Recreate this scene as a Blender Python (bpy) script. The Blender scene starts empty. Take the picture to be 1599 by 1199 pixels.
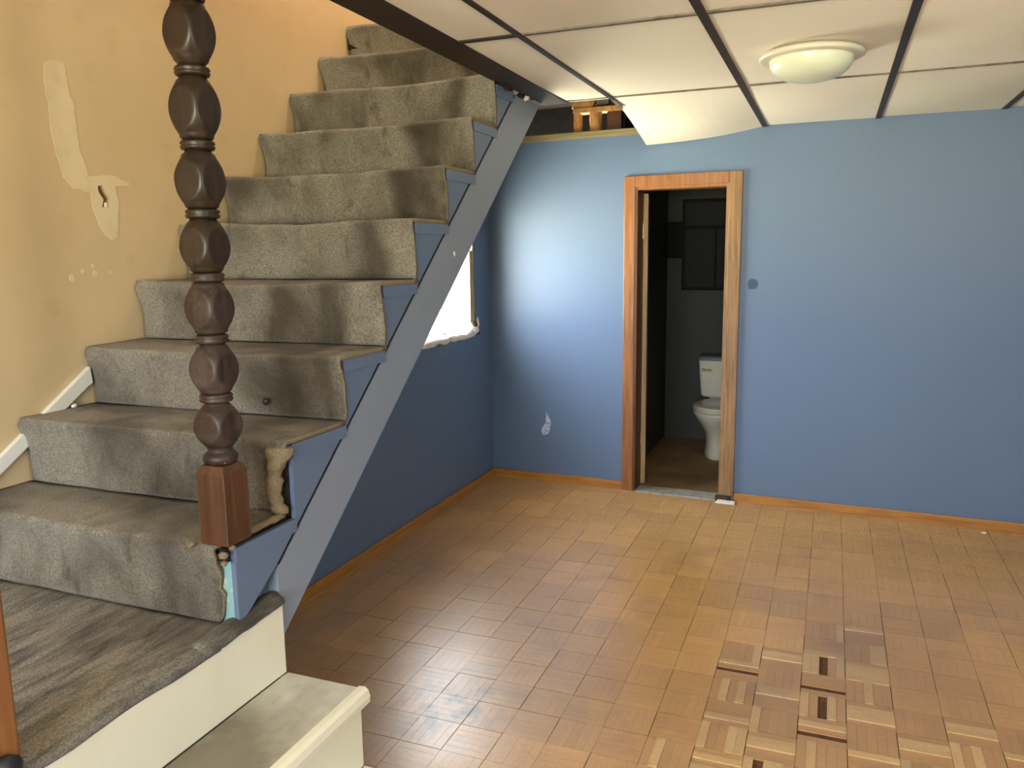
import bpy, bmesh, math, random
from mathutils import Vector, Matrix, noise

S = 1.1                      # model units -> metres
sc = bpy.context.scene
col = sc.collection

# ---------------------------------------------------------------- camera
cam_d = bpy.data.cameras.new('camera')
cam_d.sensor_width = 36.0
cam_d.lens = 1253.39 / 1599 * 36.0
cam_d.clip_start = 0.02
cam = bpy.data.objects.new('camera', cam_d)
col.objects.link(cam)
rot = Matrix(((0.929849, -0.046511, 0.36499), (0.367689, 0.154181, -0.917078), (-0.01362, 0.986947, 0.160466)))
cam.matrix_world = Matrix.Translation((0, 0, 1.45 * S)) @ rot.to_4x4()
sc.camera = cam

# ---------------------------------------------------------------- world, light, exposure
w = bpy.data.worlds.new('overcast_sky')
sc.world = w
w.use_nodes = True
bg = w.node_tree.nodes['Background']
bg.inputs['Strength'].default_value = 12.5
# pale overcast sky above, sunlit grass and paving below the horizon
_tc = w.node_tree.nodes.new('ShaderNodeTexCoord')
_sp = w.node_tree.nodes.new('ShaderNodeSeparateXYZ')
_mr = w.node_tree.nodes.new('ShaderNodeMapRange')
_mr.inputs['From Min'].default_value = -0.03
_mr.inputs['From Max'].default_value = 0.03
_mx = w.node_tree.nodes.new('ShaderNodeMix')
_mx.data_type = 'RGBA'
_mx.inputs[6].default_value = (1.50, 1.44, 1.06, 1)
_mr2 = w.node_tree.nodes.new('ShaderNodeMapRange')          # the sky is palest near the horizon
_mr2.interpolation_type = 'SMOOTHSTEP'
_mr2.inputs['From Min'].default_value = 0.55
_mr2.inputs['From Max'].default_value = 0.95
_sk = w.node_tree.nodes.new('ShaderNodeMix')
_sk.data_type = 'RGBA'
_sk.inputs[6].default_value = (0.96, 1.02, 1.08, 1)
_sk.inputs[7].default_value = (0.46, 0.56, 0.70, 1)
w.node_tree.links.new(_sp.outputs['Z'], _mr2.inputs['Value'])
w.node_tree.links.new(_mr2.outputs[0], _sk.inputs[0])
w.node_tree.links.new(_sk.outputs[2], _mx.inputs[7])
w.node_tree.links.new(_tc.outputs['Generated'], _sp.inputs[0])
w.node_tree.links.new(_sp.outputs['Z'], _mr.inputs['Value'])
w.node_tree.links.new(_mr.outputs[0], _mx.inputs[0])
w.node_tree.links.new(_mx.outputs[2], bg.inputs['Color'])

sc.view_settings.view_transform = 'Standard'
sc.view_settings.look = 'None'
sc.view_settings.gamma = 1.0
sc.view_settings.exposure = 1.15
sc.view_settings.use_curve_mapping = False
try:
    sc.cycles.max_bounces = 10
    sc.cycles.diffuse_bounces = 6
    sc.cycles.transparent_max_bounces = 12
    sc.cycles.sample_clamp_indirect = 6.0
except Exception:
    pass


def portal(name, loc, rot_, sx, sy):
    d = bpy.data.lights.new(name, 'AREA')
    d.shape = 'RECTANGLE'
    d.size = sx * S
    d.size_y = sy * S
    d.cycles.is_portal = True
    o = bpy.data.objects.new(name, d)
    o.location = Vector(loc) * S
    o.rotation_euler = rot_
    col.objects.link(o)


PI = math.pi
XBP = -2.12
WIN_L = (3.60, 4.515, 0.985, 1.68)       # y0 y1 z0 z1 of the window under the stairs
WIN_R = (-0.35, 0.35, 0.95, 1.8)         # window in the right wall, behind the camera
WIN_B = (-1.5, 0.6, 0.85, 1.9)          # window in the back wall (x0 x1 z0 z1)
portal('window_portal', (XBP, (WIN_L[0] + WIN_L[1]) / 2, (WIN_L[2] + WIN_L[3]) / 2), (0, -PI / 2, 0), WIN_L[3] - WIN_L[2], WIN_L[1] - WIN_L[0])
portal('window_portal', (2.52, (WIN_R[0] + WIN_R[1]) / 2, (WIN_R[2] + WIN_R[3]) / 2), (0, PI / 2, 0), WIN_R[3] - WIN_R[2], WIN_R[1] - WIN_R[0])
portal('window_portal', ((WIN_B[0] + WIN_B[1]) / 2, -2.32, (WIN_B[2] + WIN_B[3]) / 2), (PI / 2, 0, 0), WIN_B[1] - WIN_B[0], WIN_B[3] - WIN_B[2])

# added unseen point light, standing in for daylight from upstairs
ld = bpy.data.lights.new('stairwell_fill', 'POINT')
ld.energy = 40
ld.color = (1.0, 0.94, 0.84)
ld.shadow_soft_size = 0.15
lo = bpy.data.objects.new('stairwell_fill', ld)
lo.location = Vector((-1.62, 3.3, 3.9)) * S
col.objects.link(lo)


# ---------------------------------------------------------------- materials
def lin(r, g, b):
    f = lambda c: (c / 255 / 12.92) if c / 255 <= 0.04045 else ((c / 255 + 0.055) / 1.055) ** 2.4
    return (f(r), f(g), f(b), 1.0)


class Mt:
    """A small builder round one Principled material."""

    def __init__(self, name, color, rough=0.6, spec=0.5):
        self.m = bpy.data.materials.new(name)
        self.m.use_nodes = True
        self.nt = self.m.node_tree
        self.b = self.nt.nodes['Principled BSDF']
        self.b.inputs['Base Color'].default_value = color
        self.b.inputs['Roughness'].default_value = rough
        self.b.inputs['Specular IOR Level'].default_value = spec
        self.c = None
        self.base = color

    def n(self, t, **kw):
        x = self.nt.nodes.new(t)
        for k, v in kw.items():
            setattr(x, k, v)
        return x

    def l(self, a, b):
        self.nt.links.new(a, b)

    def pos(self, scale=(1, 1, 1), rot_=(0, 0, 0), kind='pos', off=(0, 0, 0)):
        if kind == 'pos':
            s = self.n('ShaderNodeNewGeometry').outputs['Position']
        else:
            s = self.n('ShaderNodeTexCoord').outputs['Object']
        m = self.n('ShaderNodeMapping')
        m.inputs['Scale'].default_value = scale
        m.inputs['Rotation'].default_value = rot_
        m.inputs['Location'].default_value = off
        self.l(s, m.inputs['Vector'])
        return m.outputs['Vector']

    def noise(self, scale, detail=4, rough=0.55, vec=None, dist=0.0):
        x = self.n('ShaderNodeTexNoise')
        x.inputs['Scale'].default_value = scale
        x.inputs['Detail'].default_value = detail
        x.inputs['Roughness'].default_value = rough
        x.inputs['Distortion'].default_value = dist
        self.l(vec if vec is not None else self.pos(), x.inputs['Vector'])
        return x.outputs['Fac']

    def ramp(self, fac, a, b, va=0.0, vb=1.0):
        x = self.n('ShaderNodeMapRange')
        x.clamp = True
        x.inputs['From Min'].default_value = a
        x.inputs['From Max'].default_value = b
        x.inputs['To Min'].default_value = va
        x.inputs['To Max'].default_value = vb
        self.l(fac, x.inputs['Value'])
        return x.outputs['Result']

    def math(self, op, a, b=None):
        x = self.n('ShaderNodeMath', operation=op)
        for i, v in enumerate((a, b)):
            if v is None:
                continue
            if isinstance(v, (int, float)):
                x.inputs[i].default_value = v
            else:
                self.l(v, x.inputs[i])
        return x.outputs[0]

    def cur(self):
        if self.c is None:
            x = self.n('ShaderNodeRGB')
            x.outputs[0].default_value = self.base
            self.c = x.outputs[0]
        return self.c

    def mix(self, fac, color, mode='MIX'):
        x = self.n('ShaderNodeMix', data_type='RGBA', blend_type=mode)
        if isinstance(fac, (int, float)):
            x.inputs[0].default_value = fac
        else:
            self.l(fac, x.inputs[0])
        self.l(self.cur(), x.inputs[6])
        if isinstance(color, tuple):
            x.inputs[7].default_value = color
        else:
            self.l(color, x.inputs[7])
        self.c = x.outputs[2]
        self.l(self.c, self.b.inputs['Base Color'])
        return self

    def bump(self, fac, strength=0.3, dist=0.01):
        x = self.n('ShaderNodeBump')
        x.inputs['Strength'].default_value = strength
        x.inputs['Distance'].default_value = dist
        self.l(fac, x.inputs['Height'])
        self.l(x.outputs[0], self.b.inputs['Normal'])
        return self

    def rough(self, fac):
        self.l(fac, self.b.inputs['Roughness'])
        return self

    def axis(self, which):
        g = self.n('ShaderNodeNewGeometry')
        s = self.n('ShaderNodeSeparateXYZ')
        self.l(g.outputs['Position'], s.inputs[0])
        return s.outputs[which]


def wood(name, c1, c2, rough=0.45, scale=(30, 30, 2), kind='pos', spec=0.5):
    t = Mt(name, c1, rough, spec)
    v = t.pos(scale, kind=kind)
    f = t.noise(1.6, 6, 0.6, v, 0.6)
    t.mix(t.ramp(f, 0.35, 0.68), c2)
    t.bump(f, 0.12, 0.004)
    return t.m


# painted plaster: tan stair wall
t = Mt('tan_paint', lin(206, 182, 142), 0.62, 0.35)
t.mix(t.ramp(t.noise(1.3, 4), 0.42, 0.7, 0, 0.35), lin(178, 154, 112))
t.mix(t.ramp(t.noise(9, 5), 0.6, 0.8, 0, 0.25), lin(168, 142, 100))
t.bump(t.noise(60, 3), 0.06, 0.004)
TAN = t.m
t = Mt('plaster', lin(214, 196, 160), 0.85, 0.2)
t.mix(t.ramp(t.noise(14, 5), 0.5, 0.72, 0, 0.6), lin(198, 176, 136))
t.bump(t.noise(40, 4), 0.2, 0.004)
PLASTER = t.m
t = Mt('raw_hole', lin(52, 42, 30), 0.95, 0.1)
t.mix(t.ramp(t.noise(60, 5), 0.45, 0.6), lin(20, 16, 12))
HOLE = t.m
# blue paint
t = Mt('blue_paint', lin(98, 119, 149), 0.5, 0.4)
t.mix(t.ramp(t.noise(1.1, 3), 0.4, 0.7, 0, 0.25), lin(92, 112, 141))
t.bump(t.noise(90, 2), 0.05, 0.003)
BLUE = t.m
t = Mt('stringer_paint', lin(136, 146, 162), 0.45, 0.5)
t.mix(t.ramp(t.noise(5, 5), 0.55, 0.75, 0, 0.3), lin(118, 128, 146))
STRP = t.m
t = Mt('blue_wood_paint', lin(101, 118, 146), 0.42, 0.5)
v = t.pos((40, 3, 3))
t.mix(t.ramp(t.noise(2, 4, 0.5, v), 0.5, 0.75, 0, 0.25), lin(91, 106, 132))
t.bump(t.noise(3, 5, 0.5, v), 0.06, 0.003)
BLUEW = t.m
t = Mt('turquoise_paint', lin(136, 178, 180), 0.6)
t.mix(t.ramp(t.noise(45, 5), 0.56, 0.66), lin(196, 190, 170))
TURQ = t.m
t = Mt('torn_board', lin(186, 200, 220), 0.9, 0.1)
t.mix(t.ramp(t.noise(60, 4), 0.45, 0.65), lin(120, 140, 175))
TORN = t.m
# white / cream gloss paint on the lower steps
t = Mt('cream_paint', lin(236, 231, 208), 0.38, 0.5)
t.mix(t.ramp(t.noise(5, 5), 0.55, 0.8, 0, 0.3), lin(212, 202, 170))
CREAM = t.m
t = Mt('worn_tread_paint', lin(226, 224, 210), 0.4, 0.5)
v = t.pos((6, 1.6, 4))
t.mix(t.ramp(t.noise(0.8, 5, 0.55, v), 0.40, 0.72, 0, 0.8), lin(136, 126, 102))
t.mix(t.ramp(t.noise(4.5, 7, 0.7, t.pos((7, 1.2, 4), (0, 0, 0.15))), 0.60, 0.74, 0, 0.5), lin(84, 74, 58))
yy = t.math('ADD', t.axis(1), t.math('MULTIPLY', t.noise(3.0, 5, 0.6), 0.9))
t.mix(t.ramp(yy, 1.78, 2.12, 0.85, 0), lin(104, 93, 72))
WORN = t.m
t = Mt('white_trim_paint', lin(232, 230, 220), 0.45)
t.mix(t.ramp(t.noise(7, 5), 0.5, 0.75, 0, 0.35), lin(200, 194, 178))
WHITE = t.m


# carpet
def carpet(name, streak):
    t = Mt(name, lin(154, 148, 134), 1.0, 0.0)
    t.b.inputs['Sheen Weight'].default_value = 0.25
    t.b.inputs['Sheen Roughness'].default_value = 0.5
    g = t.noise(170, 3, 0.7)
    t.mix(t.ramp(g, 0.40, 0.60, 0, 0.85), lin(107, 101, 88))
    if streak:
        v = t.pos((16, 3.0, 4), (0, 0, 0.5))
        a = t.noise(1.5, 7, 0.68, v, 0.4)
        big = t.noise(1.9, 3, 0.5)
        t.mix(t.ramp(t.math('ADD', a, t.math('MULTIPLY', big, 0.55)), 0.66, 0.92, 0, 0.95), lin(36, 29, 22))
        t.mix(t.ramp(big, 0.45, 0.7, 0, 0.5), lin(80, 69, 53))
    else:
        v = t.pos((3.2, 3.2, 2.2))
        a = t.noise(0.95, 4, 0.55, v, 0.3)
        t.mix(t.ramp(a, 0.44, 0.66, 0, 0.88), lin(66, 57, 44))
        v = t.pos((9, 9, 5))
        a = t.noise(1.2, 6, 0.65, v, 0.3)
        t.mix(t.ramp(a, 0.57, 0.72, 0, 0.7), lin(50, 42, 31))
        xx = t.axis(0)
        bd = t.math('ABSOLUTE', t.math('ADD', t.math('ADD', xx, 1.58), t.math('MULTIPLY', t.math('SUBTRACT', t.noise(2.2, 3), 0.5), 0.35)))
        t.mix(t.ramp(bd, 0.015, 0.085, 0.72, 0), lin(56, 47, 35))
    t.bump(g, 0.8, 0.008)
    return t.m


CARPET = carpet('stair_carpet', False)
CARPETL = carpet('landing_carpet', True)
t = Mt('carpet_edge', lin(158, 142, 114), 1.0, 0.0)
g = t.noise(220, 4, 0.6)
t.mix(t.ramp(g, 0.4, 0.62, 0, 0.6), lin(118, 102, 74))
t.bump(g, 0.9, 0.008)
EDGE = t.m

# woods
POSTW = wood('shade_darkened_wood', lin(52, 36, 24), lin(28, 21, 15), 0.42, (26, 26, 3))  # upper balls: the weaker light up there is put into this darker colour
t = Mt('dusty_dark_wood', lin(62, 46, 38), 0.5, 0.5)
v = t.pos((26, 26, 4))
t.mix(t.ramp(t.noise(1.5, 5, 0.6, v), 0.35, 0.68), lin(40, 26, 18))
t.mix(t.ramp(t.noise(8, 5), 0.5, 0.7, 0, 0.55), lin(92, 80, 76))
t.mix(t.ramp(t.noise(190, 2), 0.7, 0.75, 0, 0.7), lin(160, 140, 110))
DUSTW = t.m
BLOCKW = wood('brown_block_wood', lin(98, 62, 38), lin(68, 42, 25), 0.4, (26, 26, 2.5))
CASE = wood('orange_casing_wood', lin(156, 103, 60), lin(124, 79, 44), 0.4, (34, 34, 2.2))
CASER = wood('raw_casing_wood', lin(156, 120, 80), lin(112, 84, 54), 0.6, (44, 44, 2.2))
BASEB = wood('baseboard_wood', lin(186, 130, 62), lin(150, 98, 42), 0.4, (2.2, 2.2, 30))
BEAM = wood('dark_beam_wood', lin(48, 31, 19), lin(29, 19, 12), 0.6, (26, 2, 26))
PLATE = wood('plate_wood', lin(150, 138, 98), lin(108, 98, 64), 0.7, (2, 30, 60))
BLK = wood('warm_lit_block_wood', lin(206, 156, 92), lin(168, 112, 60), 0.7, (20, 20, 8))  # warm light on the blocking is put into this paler colour
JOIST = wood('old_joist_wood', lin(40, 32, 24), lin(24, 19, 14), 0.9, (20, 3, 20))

# parquet: tone of every strip comes from a mesh attribute
t = Mt('parquet_wood', (1, 1, 1, 1), 0.33, 0.6)
t.b.inputs['Coat Weight'].default_value = 1.0
t.b.inputs['Coat Roughness'].default_value = 0.34
t.b.inputs['Coat IOR'].default_value = 2.1
at = t.n('ShaderNodeAttribute', attribute_name='tone')
t.c = at.outputs['Color']
v = t.pos((60, 60, 10), kind='obj')
gr = t.noise(1.2, 6, 0.62, v, 0.5)
t.mix(t.ramp(gr, 0.35, 0.7, 0, 0.3), lin(150, 104, 60), 'MIX')
# worn-in dirt: old traffic stains over the whole floor
t.mix(t.ramp(t.noise(0.9, 5, 0.6), 0.42, 0.68, 0, 0.6), lin(168, 120, 70))
t.mix(t.ramp(t.noise(2.4, 6, 0.65, None, 0.5), 0.52, 0.72, 0, 0.5), lin(128, 90, 60))
# gritty dust that has gathered along the far wall
yb = t.ramp(t.math('ADD', t.axis(1), t.math('MULTIPLY', t.noise(1.6, 4), 0.9)), 4.25, 4.95)
gg = t.ramp(t.noise(60, 5, 0.8), 0.42, 0.60)
t.mix(t.math('MULTIPLY', yb, t.ramp(gg, 0, 1, 0.2, 0.6)), lin(186, 152, 110))
t.mix(t.math('MULTIPLY', yb, t.ramp(t.noise(75, 4, 0.75), 0.54, 0.66, 0, 0.7)), lin(70, 51, 36))
_g = t.n('ShaderNodeNewGeometry')
_d = t.n('ShaderNodeVectorMath', operation='DISTANCE')
_d.inputs[1].default_value = (-1.081 * S, 2.16 * S, 0)
t.l(_g.outputs['Position'], _d.inputs[0])
_k = t.ramp(_d.outputs['Value'], 0.02, 0.30, 1, 0)
t.mix(t.math('MULTIPLY', _k, t.ramp(t.noise(11, 6, 0.7, t.pos((1, 0.55, 1))), 0.46, 0.62)), lin(58, 50, 34))
rr = t.ramp(t.noise(3.5, 5, 0.6), 0.35, 0.7, 0.34, 0.46)
t.l(t.ramp(yb, 0, 1, 1.0, 0.12), t.b.inputs['Coat Weight'])
t.rough(t.math('ADD', rr, t.math('MULTIPLY', yb, 0.4)))
t.bump(t.noise(7, 4, 0.5), 0.07, 0.006)
PARQ = t.m
t = Mt('floor_mastic', lin(104, 72, 44), 0.7, 0.3)
t.mix(t.ramp(t.noise(60, 4), 0.4, 0.65), lin(74, 50, 30))
MASTIC = t.m
t = Mt('bathroom_floor_sheet', lin(150, 122, 90), 0.6, 0.3)
t.mix(t.ramp(t.noise(4, 5), 0.4, 0.7), lin(118, 94, 66))
BATHF = t.m
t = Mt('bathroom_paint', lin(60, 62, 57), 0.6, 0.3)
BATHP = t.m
t = Mt('threshold_metal', lin(170, 166, 158), 0.4, 0.6)
t.mix(t.ramp(t.noise(25, 5), 0.45, 0.7), lin(126, 120, 112))
THR = t.m
# ceiling
t = Mt('ceiling_board', lin(240, 234, 222), 0.75, 0.25)
t.mix(t.ramp(t.noise(1.5, 4), 0.45, 0.7, 0, 0.35), lin(228, 220, 204))
t.bump(t.noise(150, 3), 0.12, 0.004)
CEIL = t.m
t = Mt('speckled_ceiling_board', lin(226, 222, 208), 0.85, 0.2)
t.mix(t.ramp(t.noise(170, 2, 0.6), 0.63, 0.70, 0, 0.7), lin(110, 106, 96))
SPECK = t.m
t = Mt('dark_tee_bar', lin(46, 34, 26), 0.5, 0.4)
t.mix(t.ramp(t.noise(20, 3), 0.5, 0.7), lin(30, 22, 18))
TEE = t.m
t = Mt('dull_tee_bar', lin(120, 108, 94), 0.5, 0.4)
t.mix(t.ramp(t.noise(20, 3), 0.45, 0.7), lin(84, 72, 62))
TEE2 = t.m
t = Mt('milk_glass', lin(226, 232, 212), 0.22, 0.5)
t.b.inputs['Subsurface Weight'].default_value = 0.25
t.b.inputs['Subsurface Radius'].default_value = (0.05, 0.05, 0.05)
MILK = t.m
t = Mt('fixture_enamel', lin(222, 214, 200), 0.4)
ENAM = t.m
t = Mt('porcelain', lin(226, 222, 204), 0.18, 0.5)
t.mix(t.ramp(t.noise(7, 4), 0.55, 0.75, 0, 0.3), lin(190, 182, 158))
PORC = t.m
t = Mt('grey_lid', lin(112, 118, 120), 0.4)
GLID = t.m
t = Mt('tarnished_metal', lin(120, 100, 64), 0.35)
t.b.inputs['Metallic'].default_value = 0.8
METAL = t.m
t = Mt('black_cabinet', lin(12, 12, 13), 0.7, 0.2)
BLACKC = t.m
t = Mt('black_cabinet_panel', lin(17, 17, 19), 0.6, 0.2)
BLACKP = t.m
t = Mt('concrete_grey', lin(150, 146, 136), 0.9)
t.mix(t.ramp(t.noise(12, 5), 0.4, 0.7), lin(120, 116, 106))
CONC = t.m
t = Mt('rough_white_mortar', lin(238, 236, 230), 0.95, 0.1)
t.mix(t.ramp(t.noise(16, 6, 0.65), 0.55, 0.68), lin(176, 162, 136))
t.bump(t.noise(30, 5), 0.6, 0.01)
MORT = t.m
t = Mt('crumbled_brown_mortar', lin(96, 80, 56), 0.95, 0.1)
t.mix(t.ramp(t.noise(40, 5, 0.65), 0.45, 0.6), lin(52, 42, 30))
t.bump(t.noise(40, 5), 0.6, 0.01)
BMORT = t.m
WINW = wood('pale_window_wood', lin(206, 186, 150), lin(150, 128, 92), 0.6, (20, 20, 2))
t = Mt('black_rubber', lin(30, 32, 38), 0.5)
BLACK = t.m
t = Mt('dark_blue_smudge', lin(62, 84, 108), 0.8)
SMUDGE = t.m

# window glass: clear, with a faint mirror
gm = bpy.data.materials.new('window_glass')
gm.use_nodes = True
nt = gm.node_tree
nt.nodes.remove(nt.nodes['Principled BSDF'])
tr = nt.nodes.new('ShaderNodeBsdfTransparent')
gl = nt.nodes.new('ShaderNodeBsdfGlossy')
gl.inputs['Roughness'].default_value = 0.02
mx = nt.nodes.new('ShaderNodeMixShader')
fr = nt.nodes.new('ShaderNodeLayerWeight')      # facing: the same from both sides of the thin pane
fr.inputs['Blend'].default_value = 0.12
nt.links.new(fr.outputs['Facing'], mx.inputs[0])
nt.links.new(tr.outputs[0], mx.inputs[1])
nt.links.new(gl.outputs[0], mx.inputs[2])
nt.links.new(mx.outputs[0], nt.nodes['Material Output'].inputs['Surface'])
GLASS = gm


# ---------------------------------------------------------------- mesh helpers (model units, scaled by S on linking)
class MB:
    def __init__(self):
        self.v = []
        self.f = []
        self.mi = []

    def add(self, vs, fs, mi=0):
        k = len(self.v)
        self.v += [tuple(p) for p in vs]
        self.f += [tuple(i + k for i in q) for q in fs]
        self.mi += [mi] * len(fs)
        return self

    def box(self, x0, x1, y0, y1, z0, z1, mi=0, nobottom=False):
        vs = [(x0, y0, z0), (x1, y0, z0), (x1, y1, z0), (x0, y1, z0), (x0, y0, z1), (x1, y0, z1), (x1, y1, z1), (x0, y1, z1)]
        fs = [(4, 5, 6, 7), (0, 1, 5, 4), (1, 2, 6, 5), (2, 3, 7, 6), (3, 0, 4, 7)]
        if not nobottom:
            fs.append((3, 2, 1, 0))
        return self.add(vs, fs, mi)

    def prism_x(self, poly, x0, x1, mi=0):
        """poly: (y, z) loop extruded in x."""
        n = len(poly)
        vs = [(x0, y, z) for y, z in poly] + [(x1, y, z) for y, z in poly]
        fs = [tuple(range(n)), tuple(range(2 * n - 1, n - 1, -1))]
        fs += [(i, i + n, (i + 1) % n + n, (i + 1) % n) for i in range(n)]
        return self.add(vs, fs, mi)

    def prism_y(self, poly, y0, y1, mi=0):
        n = len(poly)
        vs = [(x, y0, z) for x, z in poly] + [(x, y1, z) for x, z in poly]
        fs = [tuple(range(n)), tuple(range(2 * n - 1, n - 1, -1))]
        fs += [(i, i + n, (i + 1) % n + n, (i + 1) % n) for i in range(n)]
        return self.add(vs, fs, mi)

    def rings(self, rings, cap0=True, cap1=True, mi=0):
        """loft through rings of equal point count."""
        n = len(rings[0])
        vs = [p for r in rings for p in r]
        fs = []
        for j in range(len(rings) - 1):
            for i in range(n):
                a, b = j * n + i, j * n + (i + 1) % n
                fs.append((a, b, b + n, a + n))
        if cap0:
            fs.append(tuple(range(n - 1, -1, -1)))
        if cap1:
            fs.append(tuple((len(rings) - 1) * n + i for i in range(n)))
        return self.add(vs, fs, mi)

    def grid(self, nu, nv, fn, mi=0):
        vs = [fn(i / nu, j / nv) for j in range(nv + 1) for i in range(nu + 1)]
        fs = [(j * (nu + 1) + i, j * (nu + 1) + i + 1, (j + 1) * (nu + 1) + i + 1, (j + 1) * (nu + 1) + i) for j in range(nv) for i in range(nu)]
        return self.add(vs, fs, mi)

    def build(self, name, mats, parent=None, smooth=False, bevel=0.0, loc=None, rz=0.0, segs=2):
        me = bpy.data.meshes.new(name)
        o3 = Vector(loc) if loc else Vector((0, 0, 0))
        me.from_pydata([((Vector(p) - o3) * S) if loc else Vector(p) * S for p in self.v], [], self.f)
        if not isinstance(mats, (list, tuple)):
            mats = [mats]
        for m in mats:
            me.materials.append(m)
        if len(mats) > 1:
            me.polygons.foreach_set('material_index', self.mi)
        bm = bmesh.new()
        bm.from_mesh(me)
        bmesh.ops.recalc_face_normals(bm, faces=bm.faces)
        bm.to_mesh(me)
        bm.free()
        if smooth:
            me.polygons.foreach_set('use_smooth', [True] * len(me.polygons))
        me.update()
        ob = bpy.data.objects.new(name, me)
        if loc:
            ob.location = o3 * S
        if parent is not None:
            ob.parent = parent
            ob.matrix_parent_inverse = Matrix.Identity(4)
            ob.location = (o3 - Vector(parent.get('_base', (0, 0, 0)))) * S
        ob.rotation_euler.z = rz
        col.objects.link(ob)
        if bevel:
            bv = ob.modifiers.new('edge', 'BEVEL')
            bv.width = bevel * S
            bv.segments = segs
            bv.limit_method = 'ANGLE'
            bv.angle_limit = 0.7
        return ob


def tag(o, label=None, cat=None, group=None, kind=None):
    if label:
        o['label'] = label
    if cat:
        o['category'] = cat
    if group:
        o['group'] = group
    if kind:
        o['kind'] = kind
    return o


def empty(name, loc, label=None, cat=None, group=None, kind=None):
    o = bpy.data.objects.new(name, None)
    o.empty_display_size = 0.1
    o.location = Vector(loc) * S
    o['_base'] = tuple(float(c) for c in loc)
    col.objects.link(o)
    return tag(o, label, cat, group, kind)


def struct(name, mb, mats, **kw):
    o = mb.build(name, mats, **kw)
    o['kind'] = 'structure'
    return o


def circ(cx, cy, z, rx, ry, n=32, a0=0.0, p=1.0):
    out = []
    for i in range(n):
        a = a0 + 2 * PI * i / n
        c, s = math.cos(a), math.sin(a)
        if p != 1.0:
            c = math.copysign(abs(c) ** p, c)
            s = math.copysign(abs(s) ** p, s)
        out.append((cx + rx * c, cy + ry * s, z))
    return out


def lump(cx, cy, cz, rx, ry, rz_, seed, n=10, m=7, amp=0.35):
    """an irregular closed pebble-like shape."""
    rs = []
    for j in range(1, m):
        th = PI * j / m
        r = []
        for i in range(n):
            a = 2 * PI * i / n
            d = Vector((math.cos(a) * math.sin(th), math.sin(a) * math.sin(th), -math.cos(th)))
            k = 1 + amp * noise.noise(d * 1.7 + Vector((seed * 3.1, seed, 0)))
            r.append((cx + d.x * rx * k, cy + d.y * ry * k, cz + d.z * rz_ * k))
        rs.append(r)
    return MB().rings(rs)


def cut(o, cutters):
    """boolean-subtract closed MB shapes from a mesh object, for good."""
    for c in cutters:
        co = c.build('cutter', o.data.materials[0])
        co.location = o.location
        md = o.modifiers.new('cut', 'BOOLEAN')
        md.object = co
        md.operation = 'DIFFERENCE'
        md.solver = 'EXACT'
        bpy.context.view_layer.update()
        dg = bpy.context.evaluated_depsgraph_get()
        me = bpy.data.meshes.new_from_object(o.evaluated_get(dg))
        o.modifiers.clear()
        old = o.data
        o.data = me
        me.name = o.name
        bpy.data.objects.remove(co, do_unlink=True)
        bpy.data.meshes.remove(old)


rnd = random.Random(7)
nz = lambda x, y, z=0.0: noise.noise(Vector((x, y, z)))

# ---------------------------------------------------------------- the shell
ZC = 2.11        # level of the hung ceiling
DECK = 2.42      # underside of the deck above
XT = -2.2        # tan stair wall
XB = -2.035      # blue wall under the stairs
WY = 4.665       # far wall: y = WY + K * x
K = -0.0465
wy = lambda x: WY + K * x
ARZ = math.atan(K)

# floor: sub-floor with the parquet tiles on it
floor = struct('floor', MB().box(-2.4, 2.6, -2.4, 4.72, -0.1, -0.0075), MASTIC)

TP = 0.28
GX0, GY0 = -0.035, 2.36


def strips(seed, worn):
    """the 20 fingers of one tile in a two-by-two basket weave: (x0,x1,y0,y1,height,tone,bare) or None where one is missing."""
    r = random.Random(seed)
    out = []
    q = TP / 2
    base = r.uniform(0.80, 1.08)
    for a in range(2):
        for b in range(2):
            along_x = (a + b) % 2 == 0
            nfi = 5
            tw = (q - 0.0015) / nfi
            for k in range(nfi):
                g = 0.00022
                lo_, hi_ = k * tw + g, (k + 1) * tw - g
                e0, e1 = 0.0008, q - 0.0008
                if along_x:
                    x0, x1, y0, y1 = e0, e1, lo_, hi_
                else:
                    x0, x1, y0, y1 = lo_, hi_, e0, e1
                x0 += a * q - q
                x1 += a * q - q
                y0 += b * q - q
                y1 += b * q - q
                h = r.uniform(-0.00015, 0.00015)
                kind = 'plain'
                if worn:
                    p = r.random()
                    if p < worn * 0.55:
                        kind = 'bare'
                        h += 0.0022
                    elif p < worn * 0.64:
                        kind = 'gone'
                v = base * r.uniform(0.93, 1.06)
                if kind == 'bare':
                    cc = lin(226, 184, 116)
                else:
                    cc = lin(218, 164, 88) if not worn else lin(200, 148, 82)
                out.append((x0, x1, y0, y1, h, tuple(c * v for c in cc[:3]) + (1.0,), kind))
    return out


def tone_attr(me, colors):
    at_ = me.color_attributes.new('tone', 'FLOAT_COLOR', 'CORNER')
    data = []
    for p, c in zip(me.polygons, colors):
        data += list(c) * p.loop_total
    at_.data.foreach_set('color', data)


def add_strip(mb, s, z0=-0.0052):
    x0, x1, y0, y1, h = s[:5]
    mb.box(x0, x1, y0, y1, z0, h, 0, nobottom=True)


def plain_tile_mesh(seed):
    mb = MB()
    cs = []
    mb.box(-TP / 2 + .0007, TP / 2 - .0007, -TP / 2 + .0007, TP / 2 - .0007, -0.0075, -0.005)
    cs += [lin(60, 40, 24)] * 6
    for s in strips(seed, 0.0):
        add_strip(mb, s)
        cs += [s[5]] * 5
    o = mb.build('parquet_tile', PARQ, parent=floor)
    tone_attr(o.data, cs)
    me = o.data
    bpy.data.objects.remove(o, do_unlink=True)
    return me


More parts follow.
